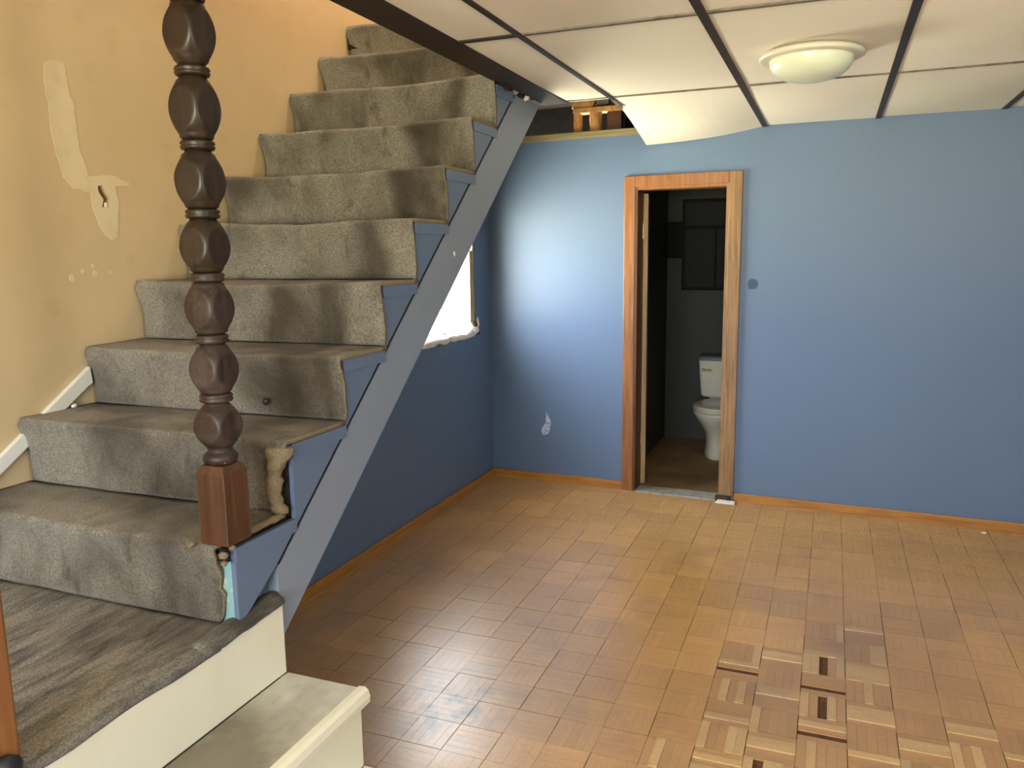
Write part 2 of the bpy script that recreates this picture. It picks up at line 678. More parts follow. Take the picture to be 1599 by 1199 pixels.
tile_mesh = [plain_tile_mesh(100 + k) for k in range(9)]
mbt = MB().box(-TP / 2 + .0007, TP / 2 - .0007, -TP / 2 + .0007, TP / 2 - .0007, -0.0075, -0.005)
_o = mbt.build('parquet_tile', MASTIC)
bare_tile_mesh = _o.data
bpy.data.objects.remove(_o, do_unlink=True)


def tilt(ob):
    ob.rotation_euler.x += rnd.uniform(-0.0008, 0.0008)
    ob.rotation_euler.y += rnd.uniform(-0.0008, 0.0008)


# the lifted, scuffed tiles near the front: their fingers are pieces of their own
WORN_TILES = {}
for i, j, amt in ((0, 0, .62), (-1, 0, .3), (0, -1, .7), (-1, -1, .75), (0, 1, .6), (-1, 1, .4), (0, 2, .45), (1, 0, .35), (1, -1, .6),
                  (0, -2, .55), (-1, -2, .6), (1, -2, .4), (2, 0, .3), (-2, -1, .18)):
    WORN_TILES[(i, j)] = amt
for i in range(-8, 8):
    for j in range(-7, 9):
        cx = GX0 + (i + 0.5) * TP
        cy = GY0 + (j + 0.5) * TP
        if cx - TP / 2 < XB - 0.25 or cy > 4.8:
            continue
        x0c, x1c = cx - TP / 2, cx + TP / 2
        # tiles that run under a wall or under the landing steps are left out
        if cy + TP / 2 > wy(cx) + 0.02 or cx < XB + 0.06:
            continue
        if cy - TP / 2 < 1.52 and cx < -0.72:
            continue
        if (i, j) in WORN_TILES:
            tl = bpy.data.objects.new('parquet_tile', bare_tile_mesh)
            tl.location = (cx * S, cy * S, 0)
            tl.parent = floor
            col.objects.link(tl)
            for s in strips(500 + i * 31 + j * 7, WORN_TILES[(i, j)]):
                if s[6] == 'gone':
                    continue
                mb = MB()
                add_strip(mb, s, -0.005)
                so = mb.build('parquet_strip', PARQ)
                tone_attr(so.data, [s[5]] * 5)
                so.parent = tl
                if s[6] == 'bare':
                    so['label'] = 'pale bare strip with its dark finish worn away'
        else:
            tl = bpy.data.objects.new('parquet_tile', tile_mesh[rnd.randrange(9)])
            tl.location = (cx * S, cy * S, rnd.uniform(-0.0004, 0.0004))
            tl.rotation_euler.z = rnd.randrange(4) * PI / 2
            tilt(tl)
            tl.parent = floor
            col.objects.link(tl)
# border strips of parquet along the two walls, where whole tiles do not fit
mb = MB()
cs = []
r2 = random.Random(3)


def border(x0, x1, y0, y1, along_x):
    L = (x1 - x0) if along_x else (y1 - y0)
    k = 0.0
    while k < L - 0.001:
        e = min(L, k + 0.028)
        if along_x:
            mb.box(x0 + k + .0004, x0 + e - .0004, y0, y1, -0.0075, r2.uniform(-.0004, .0004), 0, True)
        else:
            mb.box(x0, x1, y0 + k + .0004, y0 + e - .0004, -0.0075, r2.uniform(-.0004, .0004), 0, True)
        v_ = r2.uniform(.85, 1.05)
        cs.extend([tuple(c * v_ for c in lin(206, 156, 98)[:3]) + (1,)] * 5)
        k = e


done = {(round(o.location.x / S, 3), round(o.location.y / S, 3)) for o in floor.children}
for i in range(-8, 8):
    for j in range(-7, 9):
        cx = GX0 + (i + 0.5) * TP
        cy = GY0 + (j + 0.5) * TP
        if (round(cx, 3), round(cy, 3)) in done:
            continue
        x0, x1 = max(cx - TP / 2 + .0007, XB), cx + TP / 2 - .0007
        y0, y1 = cy - TP / 2 + .0007, min(cy + TP / 2 - .0007, wy(cx) - 0.006)
        if x1 - x0 < 0.02 or y1 - y0 < 0.02:
            continue
        if y0 < 1.5 and x1 < -0.7:
            continue
        border(x0, x1, y0, y1, (i + j) % 2 == 0)
bo = mb.build('cut_parquet_border', PARQ, parent=floor)
tone_attr(bo.data, cs)
bo['kind'] = 'stuff'

# far wall (slightly out of square), built in its own frame: u along it, n behind it
DU0, DU1, DZ = -1.085, -0.55, 1.818


def far(mb, name, mats, parent=None, **kw):
    """mb is in (u, n, z); turned and set on the far wall line"""
    c, s = math.cos(ARZ), math.sin(ARZ)
    mb.v = [(u * c - n * s, WY + u * s + n * c, z) for u, n, z in mb.v]
    return mb.build(name, mats, parent=parent, **kw)


mb = MB()
mb.box(-2.4, DU0, 0, 0.11, -0.02, 2.114)
mb.box(DU1, 2.5, 0, 0.11, -0.02, 2.114)
mb.box(DU0, DU1, 0, 0.11, DZ, 2.114)
wall_far = tag(far(mb, 'wall_far', BLUE), kind='structure')
# marks on the far wall
pts = [(-1.6575, .452), (-1.64, .42), (-1.622, .389), (-1.63, .345), (-1.641, .309), (-1.665, .300), (-1.687, .305), (-1.69, .34), (-1.672, .365), (-1.659, .386)]
mb = MB().prism_y([(x, z) for x, z in pts], -0.004, 0.002)
tag(far(mb, 'torn_patch', TORN, wall_far), 'small pale torn patch in the blue wall')
mb = MB()
ring = []
for k in range(14):
    a = 2 * PI * k / 14
    rr_ = 0.026 * (1 + 0.4 * nz(math.cos(a) * 2, math.sin(a) * 2, 5))
    ring.append((-0.412 + rr_ * math.cos(a), 1.262 + 1.15 * rr_ * math.sin(a)))
mb.prism_y(ring, -0.003, 0.002)
tag(far(mb, 'smudge', SMUDGE, wall_far), 'small dark smudge on the blue wall')

# top plate over the far wall, seen through the gap in the ceiling
tag(far(MB().box(-2.1, 2.4, -0.004, 0.10, 2.1145, 2.155), 'trim_1', PLATE, bevel=0.004), kind='structure')

# deck above the hung ceiling, and its joists
mb = MB()
mb.box(-1.25, 2.6, -2.4, 6.6, DECK, DECK + 0.1)
mb.box(-2.35, -1.25, -2.4, 0.45, DECK, DECK + 0.1)
mb.box(-2.35, -1.25, 3.47, 6.6, DECK, DECK + 0.08)
ceiling = struct('ceiling', mb, JOIST)
for y in (-1.6, -1.1, -.6, -.1, .4, .9, 1.4, 1.9, 2.4, 2.9, 3.4, 3.9, 4.4):
    MB().box(-1.12, 2.4, y, y + 0.04, DECK - 0.17, DECK).build('joist', JOIST, parent=ceiling)

# blue wall under the stairs with its window
y0w, y1w, z0w, z1w = WIN_L
wl = MB().prism_x([(-2.2, -0.02), (4.9, -0.02), (4.9, 2.42), (3.75, 2.42), (1.62, 0.58), (1.45, 0.5), (-2.2, 0.5)], XT, XB)
wall_left = struct('wall_left', wl, BLUE)
rr1 = [(y0w, z0w - 0.02), (y1w + .0, z0w - 0.02), (y1w + .035, z0w), (y1w + .005, z0w + 0.05), (y1w, z1w), (y0w, z1w)]
cut(wall_left, [MB().prism_x(rr1, XT - 0.1, XB + 0.1), MB().prism_x([(y0w - .2, z0w - .3), (4.85, z0w - .3), (4.85, z1w + .3), (y0w - .2, z1w + .3)], XT - .1, XB - .075)])
# tan wall beside the stairs, all the way up to the floor above
ws = MB().box(XT - 0.16, XT - 0.0005, -2.36, 6.6, -0.02, 4.7)
wall_stair = struct('wall_stair', ws, TAN)
P3 = [(1.9645, 1.6802), (1.9834, 1.6853), (1.9949, 1.6633), (2.0098, 1.6452), (1.9944, 1.6177), (1.9754, 1.6153), (1.9829, 1.6399), (1.9669, 1.6616)]
cut(wall_stair, [MB().box(XT - .3, XT + .1, y0w - .2, 4.87, z0w - .3, z1w + .3), MB().prism_x(P3, XT - 0.05, XT + 0.05)])
# lining of the hole, dark
mb = MB().prism_x([(1.94, 1.59), (2.03, 1.59), (2.03, 1.71), (1.94, 1.71)], XT - 0.052, XT - 0.045)
tag(mb.build('hole_lining', HOLE, parent=wall_stair), 'dark broken hole in the tan wall')
P1 = [(1.8141, 2.0263), (1.845, 2.04), (1.8843, 2.0391), (1.89, 2.0), (1.8915, 1.958), (1.9098, 1.9186), (1.905, 1.89), (1.9083, 1.8612), (1.9103, 1.7894), (1.925, 1.755), (1.9328, 1.7186), (1.9241, 1.6663), (1.8788, 1.6669), (1.8441, 1.6968), (1.8275, 1.7662), (1.8153, 1.8347), (1.8163, 1.9108), (1.81, 1.94), (1.8124, 1.9785)]
P2 = [(1.936, 1.7078), (2.0297, 1.7207), (2.06, 1.708), (2.0934, 1.702), (2.0934, 1.690), (2.0353, 1.6851), (2.0441, 1.6355), (2.034, 1.5886), (2.0284, 1.5222), (2.0011, 1.5102), (1.9702, 1.5291), (1.9556, 1.563), (1.9388, 1.615), (1.9377, 1.6597), (1.9081, 1.6579), (1.9241, 1.681)]
def wobble(p, amp=.004, sub=5):
    out = []
    for a_, b_ in zip(p, p[1:] + p[:1]):
        for q in range(sub):
            y = a_[0] + (b_[0] - a_[0]) * q / sub
            z = a_[1] + (b_[1] - a_[1]) * q / sub
            out.append((y + amp * nz(y * 45, z * 45, 1) + amp * nz(y * 120, z * 120, 5), z + amp * nz(y * 45, z * 45, 9)))
    return out


P1, P2 = wobble(P1), wobble(P2)
o1 = MB().prism_x(P1, XT - 0.002, XT + 0.0008).build('plaster_patch', PLASTER, parent=wall_stair)
tag(o1, 'long pale streak of filler on the tan wall')
o2 = MB().prism_x(P2, XT - 0.002, XT + 0.001).build('plaster_patch', PLASTER, parent=wall_stair)
cut(o2, [MB().prism_x(P3, XT - 0.05, XT + 0.05)])
tag(o2, 'pale filler round a broken hole in the tan wall')
for k, (y, z, rr_) in enumerate(((1.8382, 1.3931, .010), (1.8798, 1.4135, .007), (1.92, 1.4277, .007), (1.9265, 1.4047, .010), (1.9865, 1.4069, .005))):
    lp = [(y + rr_ * math.cos(a) * (1 + .5 * nz(k * 3, a)), z + rr_ * 1.1 * math.sin(a) * (1 + .5 * nz(k * 5, a, 2))) for a in [2 * PI * q / 9 for q in range(9)]]
    tag(MB().prism_x(lp, XT - 0.002, XT + 0.001).build('chip', PLASTER, parent=wall_stair), 'small pale chip in the tan paint')
# white crumb of plaster in the hole
lump(XT - 0.002, 1.992, 1.622, .006, .008, .01, 4).build('plaster_crumb', PLASTER, parent=wall_stair, smooth=True)

# remaining walls of the room (behind the camera and on the right), with their windows
def wall_x(name, x0, x1, ya, yb_, win, m):
    a, b, c, d = win
    mb = MB()
    mb.box(x0, x1, ya, a, -0.02, DECK)
    mb.box(x0, x1, b, yb_, -0.02, DECK)
    mb.box(x0, x1, a, b, -0.02, c)
    mb.box(x0, x1, a, b, d, DECK)
    return struct(name, mb, m)


wall_x('wall_right', 2.4, 2.5, -2.3, 4.7, WIN_R, BLUE)
mb = MB()
a, b, c, d = WIN_B
mb.box(-2.2, a, -2.3, -2.2, -0.02, DECK)
mb.box(b, 2.4, -2.3, -2.2, -0.02, DECK)
mb.box(a, b, -2.3, -2.2, -0.02, c)
mb.box(a, b, -2.3, -2.2, d, DECK)
struct('wall_back', mb, BLUE)


def window(name, axis, p, win, inner, fw=0.05, mull=True, wmat=WHITE):
    """frame, pane and (inside) sill of a window in a plane x=p or y=p"""
    a, b, c, d = win
    parts = []

    def bx(u0, u1, z0, z1, n0, n1):
        m = MB()
        if axis == 'x':
            m.box(n0, n1, u0, u1, z0, z1)
        else:
            m.box(u0, u1, n0, n1, z0, z1)
        return m
    root = MB()
    for (u0, u1, z0, z1) in ((a, a + fw, c, d), (b - fw, b, c, d), (a + fw, b - fw, c, c + fw), (a + fw, b - fw, d - fw, d)):
        m = bx(u0, u1, z0, z1, p - .02, p + .02)
        root.add(m.v, m.f)
    if mull:
        mid = (a + b) / 2
        m = bx(mid - .02, mid + .02, c + fw, d - fw, p - .015, p + .015)
        root.add(m.v, m.f)
    o = struct(name, root, wmat)
    bx(a + fw, b - fw, c + fw, d - fw, p - .002, p + .002).build('pane', GLASS, parent=o)
    return o


window('window_2', 'x', 2.46, WIN_R, 2.4)
window('window_3', 'y', -2.26, WIN_B, -2.2)
w1 = window('window_1', 'x', XB - 0.05, (y0w, y1w, z0w, z1w), XB, 0.014, False, WINW)
# its jamb lining, a sash stop and the broken mortar sill
MB().box(XB - 0.075, XB - 0.004, y1w - 0.016, y1w, z0w + .05, z1w).build('jamb', WINW, parent=w1)
MB().box(XB - 0.075, XB - 0.004, y0w, y0w + 0.016, z0w + .02, z1w).build('jamb', WINW, parent=w1)
MB().box(XB - 0.075, XB - 0.004, y0w, y1w, z1w - 0.016, z1w).build('head', WINW, parent=w1)
MB().box(XB - 0.035, XB - 0.010, y1w - 0.045, y1w - 0.016, z0w + .05, 1.47).build('sash_stop', WINW, parent=w1)


def sillf(u, v):
    y = y0w + (y1w + .02 - y0w) * u
    a = v * 2.0
    if a < 1:
        x = XB - .07 + .082 * a
        z = z0w + .03 - 0.035 * a
    else:
        x = XB + .012 + .006 * math.sin((a - 1) * PI)
        z = z0w - .005 - (a - 1) * 0.03
    k = nz(x * 22, y * 22, z * 22)
    return (x + .006 * k, y, z + .012 * k + (.05 * max(0, (u - .86) / .14) ** 1.5 * (1 if a < 1 else .5)))


MB().grid(40, 16, sillf).build('sill', MORT, parent=w1, smooth=True)
bm_ = MB()
for k in range(13):
    u = k / 12
    L = lump(XB + .004, y0w + .1 + (y1w - y0w - .08) * u, z0w - .034 + .012 * u, .009, .04, .008, k + 20)
    bm_.add(L.v, L.f)
tag(bm_.build('crumbled_edge', BMORT, parent=w1, smooth=True), 'brown crumbled edge below the white sill')
for k, (dy, dz, ry, rz_, mt_) in enumerate(((.01, .0, .022, .026, MORT), (.028, .045, .010, .035, MORT), (.0, .035, .02, .022, BMORT), (-.02, -.012, .03, .012, MORT))):
    lump(XB - .004, y1w + dy, z0w + dz, .018, ry, rz_, k + 60).build('mortar_chunk', mt_, parent=w1, smooth=True)

# upper hall round the head of the stairs
mb = MB()
mb.box(-1.25, -1.15, 0.35, 4.9, DECK + .1, 4.7)
struct('wall_stairwell_side', mb, TAN)
struct('wall_stairwell_front', MB().box(XT, -1.25, 0.35, 0.45, DECK, 4.7), TAN)
struct('wall_stairwell_end', MB().box(XT, -1.25, 4.8, 4.9, DECK + .08, 4.7), TAN)
struct('ceiling_stairwell', MB().box(XT - .15, -1.15, 0.35, 4.9, 4.6, 4.7), TAN)

# bathroom behind the far wall
struct('floor_bathroom', MB().box(-1.3, 0.5, 4.6, 6.4, -0.1, -0.009), BATHF)
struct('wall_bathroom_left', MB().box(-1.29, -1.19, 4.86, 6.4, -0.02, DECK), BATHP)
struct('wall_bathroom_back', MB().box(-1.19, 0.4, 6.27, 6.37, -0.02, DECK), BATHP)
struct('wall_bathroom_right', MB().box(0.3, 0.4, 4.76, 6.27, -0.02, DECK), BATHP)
struct('ceiling_bathroom', MB().box(-1.19, 0.3, 4.85, 6.27, 2.08, 2.1), CEIL)
struct('wall_cavity_end', MB().box(-2.35, -1.29, 5.4, 5.5, 2.0, DECK), JOIST)

# baseboards
tag(far(MB().box(-2.03, -1.152, -0.016, 0.0, -0.007, 0.052), 'baseboard_far', BASEB, bevel=0.004), kind='structure')
tag(far(MB().box(-0.478, 2.39, -0.016, 0.0, -0.007, 0.052), 'baseboard_far', BASEB, bevel=0.004), kind='structure')
struct('baseboard_left', MB().box(XB, XB + 0.016, 1.56, 4.745, -0.007, 0.05), BASEB, bevel=0.004)

# door 1: casing, jambs, leaf
dr = empty('door_1', (-0.82, wy(-0.82), 0), kind='structure')
dr['label'] = 'narrow doorway in orange wood casing with its door open inward'
# casing stands proud of the wall
far(MB().box(-1.152, DU0, -0.02, 0.0, -0.006, 1.882), 'casing', CASE, dr, bevel=0.004)
far(MB().box(DU1 - .002, -0.480, -0.02, 0.0, 0.03, 1.882), 'casing', CASER, dr, bevel=0.004)['label'] = 'raw splintered right casing'
far(MB().box(DU0, DU1 - .002, -0.02, 0.0, DZ, 1.882), 'head_casing', CASE, dr, bevel=0.003)
DARKJ = wood('dark_jamb_wood', lin(96, 58, 32), lin(64, 38, 22), 0.45, (34, 34, 2.2))
far(MB().box(DU0, DU0 + .016, -.018, 0.112, -0.006, DZ), 'jamb', DARKJ, dr)
far(MB().box(DU1 - .016, DU1, -.018, 0.112, -0.006, DZ), 'jamb', CASER, dr)
far(MB().box(DU0 + .016, DU1 - .016, -.018, 0.112, DZ - .016, DZ), 'head_jamb', CASE, dr)
far(MB().box(DU1 - .028, DU1 + .055, -.045, -.02, -0.0, 0.035), 'rotten_foot', wood('rotten_wood', lin(70, 56, 42), lin(40, 32, 26), .9), dr)['label'] = 'dark rotten foot of the right casing'
far(MB().box(DU0 + .016, DU1 - .016, -.03, 0.11, -0.006, 0.006), 'threshold', THR, dr, bevel=0.003)
# the leaf, swung a little past square
lf = MB().box(0, 0.03, 0, 0.47, 0.012, 1.79)
ca, sa = math.cos(0.20), math.sin(0.20)
hx, hy = -1.066, wy(-1.07) + 0.118
lf.v = [(hx + x * ca - y * sa, hy + x * sa + y * ca, z) for x, y, z in lf.v]
leaf = lf.build('door_leaf', wood('pale_door_wood', lin(170, 138, 92), lin(130, 100, 62), .5, (30, 30, 2)), parent=dr, bevel=0.002)
for zc in (1.57, .3):
    h = MB().box(-.012, 0.004, -.018, .012, zc - .045, zc + .045)
    h.v = [(hx + x * ca - y * sa, hy + x * sa + y * ca, z) for x, y, z in h.v]
    h.build('hinge', METAL, parent=leaf)
cap = MB().prism_y([(-.575, 0), (-.565, .012), (-.555, .016), (-.465, .012), (-.462, 0)], -.075, -.04)
o = far(cap, 'plastic_scrap', WHITE)
tag(o, 'small white scrap lying at the foot of the right door casing', 'scrap')

o = lump(0.783, 4.545, 0.004, .012, .008, .005, 31, amp=.6).build('plaster_flake', MORT)
tag(o, 'tiny white plaster flake on the dusty floor beside the far baseboard', 'flake')
# tan wall skirt along the stairs
o = struct('trim_2', MB().prism_x([(1.30, .742), (1.858, 1.113), (1.862, 1.06), (1.845, 1.052), (1.30, .700)], XT, XT + 0.018), WHITE, bevel=0.002)

# ---------------------------------------------------------------- hung ceiling
XE = [-2.2, -1.69, -1.135, -0.925, -0.375, 0.18, 0.735, 1.29, 1.845, 2.4]
YE = [-2.2, -0.9, 0.21, 1.32, 2.42, 3.515, 4.62]
for i in range(len(XE) - 1):
    for j in range(len(YE) - 1):
        x0, x1, y0, y1 = XE[i], XE[i + 1], YE[j], YE[j + 1]
        if x1 < -1.1 and j >= 2:
            continue
        if i == 2 and j == 5:
            continue                      # the missing tile over the gap
        if j == 5:
            y1 = wy((x0 + x1) / 2) - 0.004
        if i == 2 and j == 4:
            y1 = 3.56
        sag = 0.006 + 0.012 * rnd.random()
        droop = (i == 3 and j == 5)
        gx = 0.004
        sd = rnd.random() * 20

        def cf(u, v, x0=x0, x1=x1, y0=y0, y1=y1, sag=sag, droop=droop, sd=sd):
            x = x0 + gx + (x1 - x0 - 2 * gx) * u
            y = y0 + gx + (y1 - y0 - 2 * gx) * v
            z = ZC - sag * math.sin(PI * u) * math.sin(PI * v) + .002 * nz(x * 2, y * 2, sd)
            if droop:
                k = v ** 1.4 * (1 - u) ** 1.3
                z -= 0.062 * k + 0.03 * v * math.sin(PI * u) * .6
                x -= 0.10 * (v ** 1.1) * (1 - u) ** 2
            return (x, y, z)
        top = lambda u, v: (lambda p: (p[0], p[1], p[2] + .008))(cf(u, v))
        m = MB()
        nu, nv = 10, 12
        m.grid(nu, nv, cf)
        m.grid(nu, nv, top)
        n1 = (nu + 1) * (nv + 1)
        loop = [k for k in range(nu + 1)] + [(q + 1) * (nu + 1) - 1 for q in range(1, nv + 1)] + [nv * (nu + 1) + k for k in range(nu - 1, -1, -1)] + [q * (nu + 1) for q in range(nv - 1, 0, -1)]
        for a_, b_ in zip(loop, loop[1:] + loop[:1]):
            m.f.append((a_, b_, b_ + n1, a_ + n1))
            m.mi.append(0)
        to = m.build('ceiling_tile', SPECK if (i >= 5 and j == 5) else CEIL, parent=ceiling, smooth=False)
        if droop:
            to['label'] = 'sagging ceiling tile with its corner hanging beside the gap'
        elif i >= 5 and j == 5:
            to['label'] = 'speckled ceiling tile'
for i, x in enumerate(XE[1:-1], 1):
    y0 = -2.2
    y1 = wy(x) - 0.004
    wd = 0.013
    if x < -1.1:
        y1 = 0.3 if x < -1.5 else None
        if y1 is None:
            continue
    if abs(x + 0.925) < .01:
        y1, wd = 3.60, 0.009
    MB().box(x - wd, x + wd, y0, y1, ZC - 0.006, ZC + 0.012).build('tee_bar', TEE, parent=ceiling)
for j, y in enumerate(YE[1:-1], 1):
    segs_ = [(XE[k], XE[k + 1]) for k in range(len(XE) - 1)]
    for (x0, x1) in segs_:
        if x1 < -1.1 and y > .3:
            continue
        dark = (y == 2.42 and x1 < -.8)
        wd = 0.013 if dark else (0.010 if y == 2.42 else 0.006)
        e = .013 if not dark else .004
        MB().box(x0 + e, x1 - e, y - wd, y + wd, ZC - 0.005, ZC + 0.010).build('cross_tee', TEE if dark else TEE2, parent=ceiling)
# hanging end of the left bar over the gap
mb = MB()
mb.prism_x([(3.55, ZC - .004), (3.72, ZC - .018), (3.72, ZC - .012), (3.55, ZC + .004)], -.935, -.918)
mb.build('bent_bar_end', TEE2, parent=ceiling)

# beam at the edge of the stair opening
o = struct('trim_3', MB().prism_y([(-1.25, 2.105), (-1.125, 2.105), (-1.125, DECK), (-1.25, DECK)], 0.3, 3.56), BEAM, bevel=0.003)
for k, (y, z, q, mt_) in enumerate(((3.10, 2.101, .030, JOIST), (3.20, 2.103, .022, CONC), (3.27, 2.100, .03, JOIST), (3.33, 2.101, .024, MORT), (3.44, 2.104, .03, CONC))):
    lump(-1.243, y, z, .012, q, .011, k + 3, amp=.9).build('plaster_crumb', mt_, parent=o)

# old blocking standing on the wall plate in the gap
bk = empty('wood_blocking', (-1.32, 4.755, 2.156), 'wooden blocking pieces, warm light painted in, nailed together inside the gap in the ceiling', 'lumber')
c_ = 4.775
MB().box(-1.475, -1.435, c_ - .02, c_ + .03, 2.157, 2.262).build('block', BLK, parent=bk, bevel=.002)
MB().rings([circ(-1.345, c_, z, rx_, .03, 12) for z, rx_ in ((2.157, .034), (2.18, .036), (2.23, .04), (2.262, .038))]).build('block', BLK, parent=bk)
MB().box(-1.27, -1.185, c_ - .02, c_ + .035, 2.157, 2.262).build('block', BLOCKW, parent=bk, bevel=.002)
MB().box(-1.475, -1.18, c_ - .035, c_ + .04, 2.2625, 2.292).build('rail', BLK, parent=bk, bevel=.002)
MB().prism_y([(-1.485, 2.293), (-1.36, 2.293), (-1.35, 2.305), (-1.34, 2.33), (-1.45, 2.33), (-1.48, 2.322)], c_ - .03, c_ + .03).build('cap_board', BLK, parent=bk)
MB().box(-1.25, -1.20, c_ - .02, c_ + .03, 2.293, 2.38).build('block', BLOCKW, parent=bk, bevel=.002)

# ---------------------------------------------------------------- landing with the two painted steps below it
LZ = 0.605
ld_ = empty('landing', (-1.7, 0.5, 0), 'stained carpeted landing with cream painted steps leading down to the floor', 'landing')
YL0, YL1 = -0.55, 1.545
MB().box(XB + .001, -1.262, YL0, YL1, 0, LZ - .03).build('platform', CONC, parent=ld_)
MB().box(XT + .002, XB + .0005, YL0, 1.42, 0.505, LZ - .03).build('platform_edge', CONC, parent=ld_)


def landf(u, v):
    x = XT + .004 + (-1.236 - XT - .004) * u
    y = YL0 + (1.395 - YL0) * v
    z = LZ + .005 * nz(x * 4, y * 4) + .0025 * nz(x * 14, y * 14, 3)
    if u > .95:
        z -= .010 * ((u - .95) / .05) ** 2 + .004 * nz(y * 9, 1, 2)
        x += .006 * nz(y * 7, 4, 1)
    return (x, y, z)


def closed_grid(nu, nv, f, th):
    """a sheet with thickness: f at the top, f moved by th below"""
    m = MB()
    m.grid(nu, nv, f)
    m.grid(nu, nv, lambda u, v: tuple(a + b for a, b in zip(f(u, v), th(u, v))))
    n1 = (nu + 1) * (nv + 1)
    loop = [k for k in range(nu + 1)] + [(q + 1) * (nu + 1) - 1 for q in range(1, nv + 1)] + [nv * (nu + 1) + k for k in range(nu - 1, -1, -1)] + [q * (nu + 1) for q in range(nv - 1, 0, -1)]
    for a_, b_ in zip(loop, loop[1:] + loop[:1]):
        m.f.append((a_, b_, b_ + n1, a_ + n1))
        m.mi.append(0)
    return m


closed_grid(50, 80, landf, lambda u, v: (0, 0, -.016)).build('carpet', CARPETL, parent=ld_, smooth=True)


def flapf(u, v):
    x = -1.295 + .066 * u
    y = 1.27 + .27 * v
    z = LZ - .004 + .012 * math.sin(PI * u) + .012 * v * v + .005 * nz(x * 20, y * 20)
    return (x, y, z)


tag(closed_grid(8, 14, flapf, lambda u, v: (0, 0, -.012)).build('carpet_flap', CARPETL, parent=ld_, smooth=True), 'dark carpet flap folded over the riser end')
MB().box(-1.260, -1.238, YL0, YL1 - .002, 0.412, LZ - .012).build('riser_board', CREAM, parent=ld_, bevel=.003)
MB().prism_y([(-1.2375, .372), (-1.03, .372), (-1.012, .376), (-1.004, .39), (-1.010, .404), (-1.02, .410), (-1.2375, .410)], YL0, YL1).build('tread_board', [WORN], parent=ld_)
# cream nosing strip along the front of that tread
MB().prism_y([(-1.030, .366), (-1.010, .366), (-1.001, .376), (-.999, .392), (-1.004, .407), (-1.013, .4135), (-1.030, .4125)], YL0, YL1 + .004).build('nosing', CREAM, parent=ld_, smooth=False)
MB().box(-1.26, -1.045, YL0, YL1 - .004, 0.0, .371).build('step_box', CONC, parent=ld_)
MB().box(-1.0445, -1.022, YL0, YL1 - .002, 0.205, .3655).build('riser_board', CREAM, parent=ld_, bevel=.003)
MB().prism_y([(-1.0215, .165), (-.80, .165), (-.782, .17), (-.775, .184), (-.78, .196), (-.792, .202), (-1.0215, .202)], YL0, YL1).build('tread_board', [WORN], parent=ld_)
MB().box(-1.044, -.815, YL0, YL1 - .004, 0.0, .1645).build('step_box', CONC, parent=ld_)
MB().box(-.8145, -.795, YL0, YL1 - .002, 0.0, .1645).build('riser_board', CREAM, parent=ld_, bevel=.003)

# plain post at the near corner of the landing
po = empty('wooden_post', (-1.285, 0.79, LZ), 'plain orange wooden post standing at the near end of the landing', 'post')
MB().box(-1.325, -1.238, .755, .845, LZ + .004, 2.103).build('post_body', CASE, parent=po, bevel=.006)
kb = MB().rings([[(-1.2375 + d, .800 + r_ * math.cos(a), .632 + r_ * math.sin(a)) for a in [2 * PI * i / 16 for i in range(16)]] for d, r_ in ((0, .014), (.012, .012), (.018, .022), (.032, .024), (.040, .014))])
tag(kb.build('knob', BLACK, parent=po, smooth=True), 'black round knob')

# ---------------------------------------------------------------- staircase
ZN = [LZ, .803, .996, 1.180, 1.373, 1.566, 1.752, 1.945, 2.135, 2.330, 2.522]
YN = [None, 1.368, 1.598, 1.843, 2.072, 2.288, 2.526, 2.763, 2.980, 3.215, 3.450]
NS = 10
XR = -1.25
st = empty('staircase', (-1.7, 1.4, LZ), 'steep straight staircase with worn beige carpet and blue side panels', 'staircase')
zs_up = lambda y: .629 + .842 * (y - 1.489)
zs_lo = lambda y: .515 + .8131 * (y - 1.573)
ZTOP = 2.103


def ragged(n, s, y, z):
    """x of the right edge of the carpet on step n, s = place along the profile"""
    x = XR + .004
    if n == 1:
        x = XR - .03 - .012 * nz(z * 40, y * 30, 2) - .025 * max(0, s - .55) / .45 * (1 if s < .8 else .4)
    elif n == 2:
        x = XR - .02 + .012 * nz(z * 50, y * 50, 5) if s > .52 else XR + .002
        if s > .6:
            x -= .045
    elif n in (3, 4):
        x += .003 + .004 * nz(z * 60, y * 60, n)
    else:
        x += .0025 * nz(z * 40, y * 40, n)
    return x


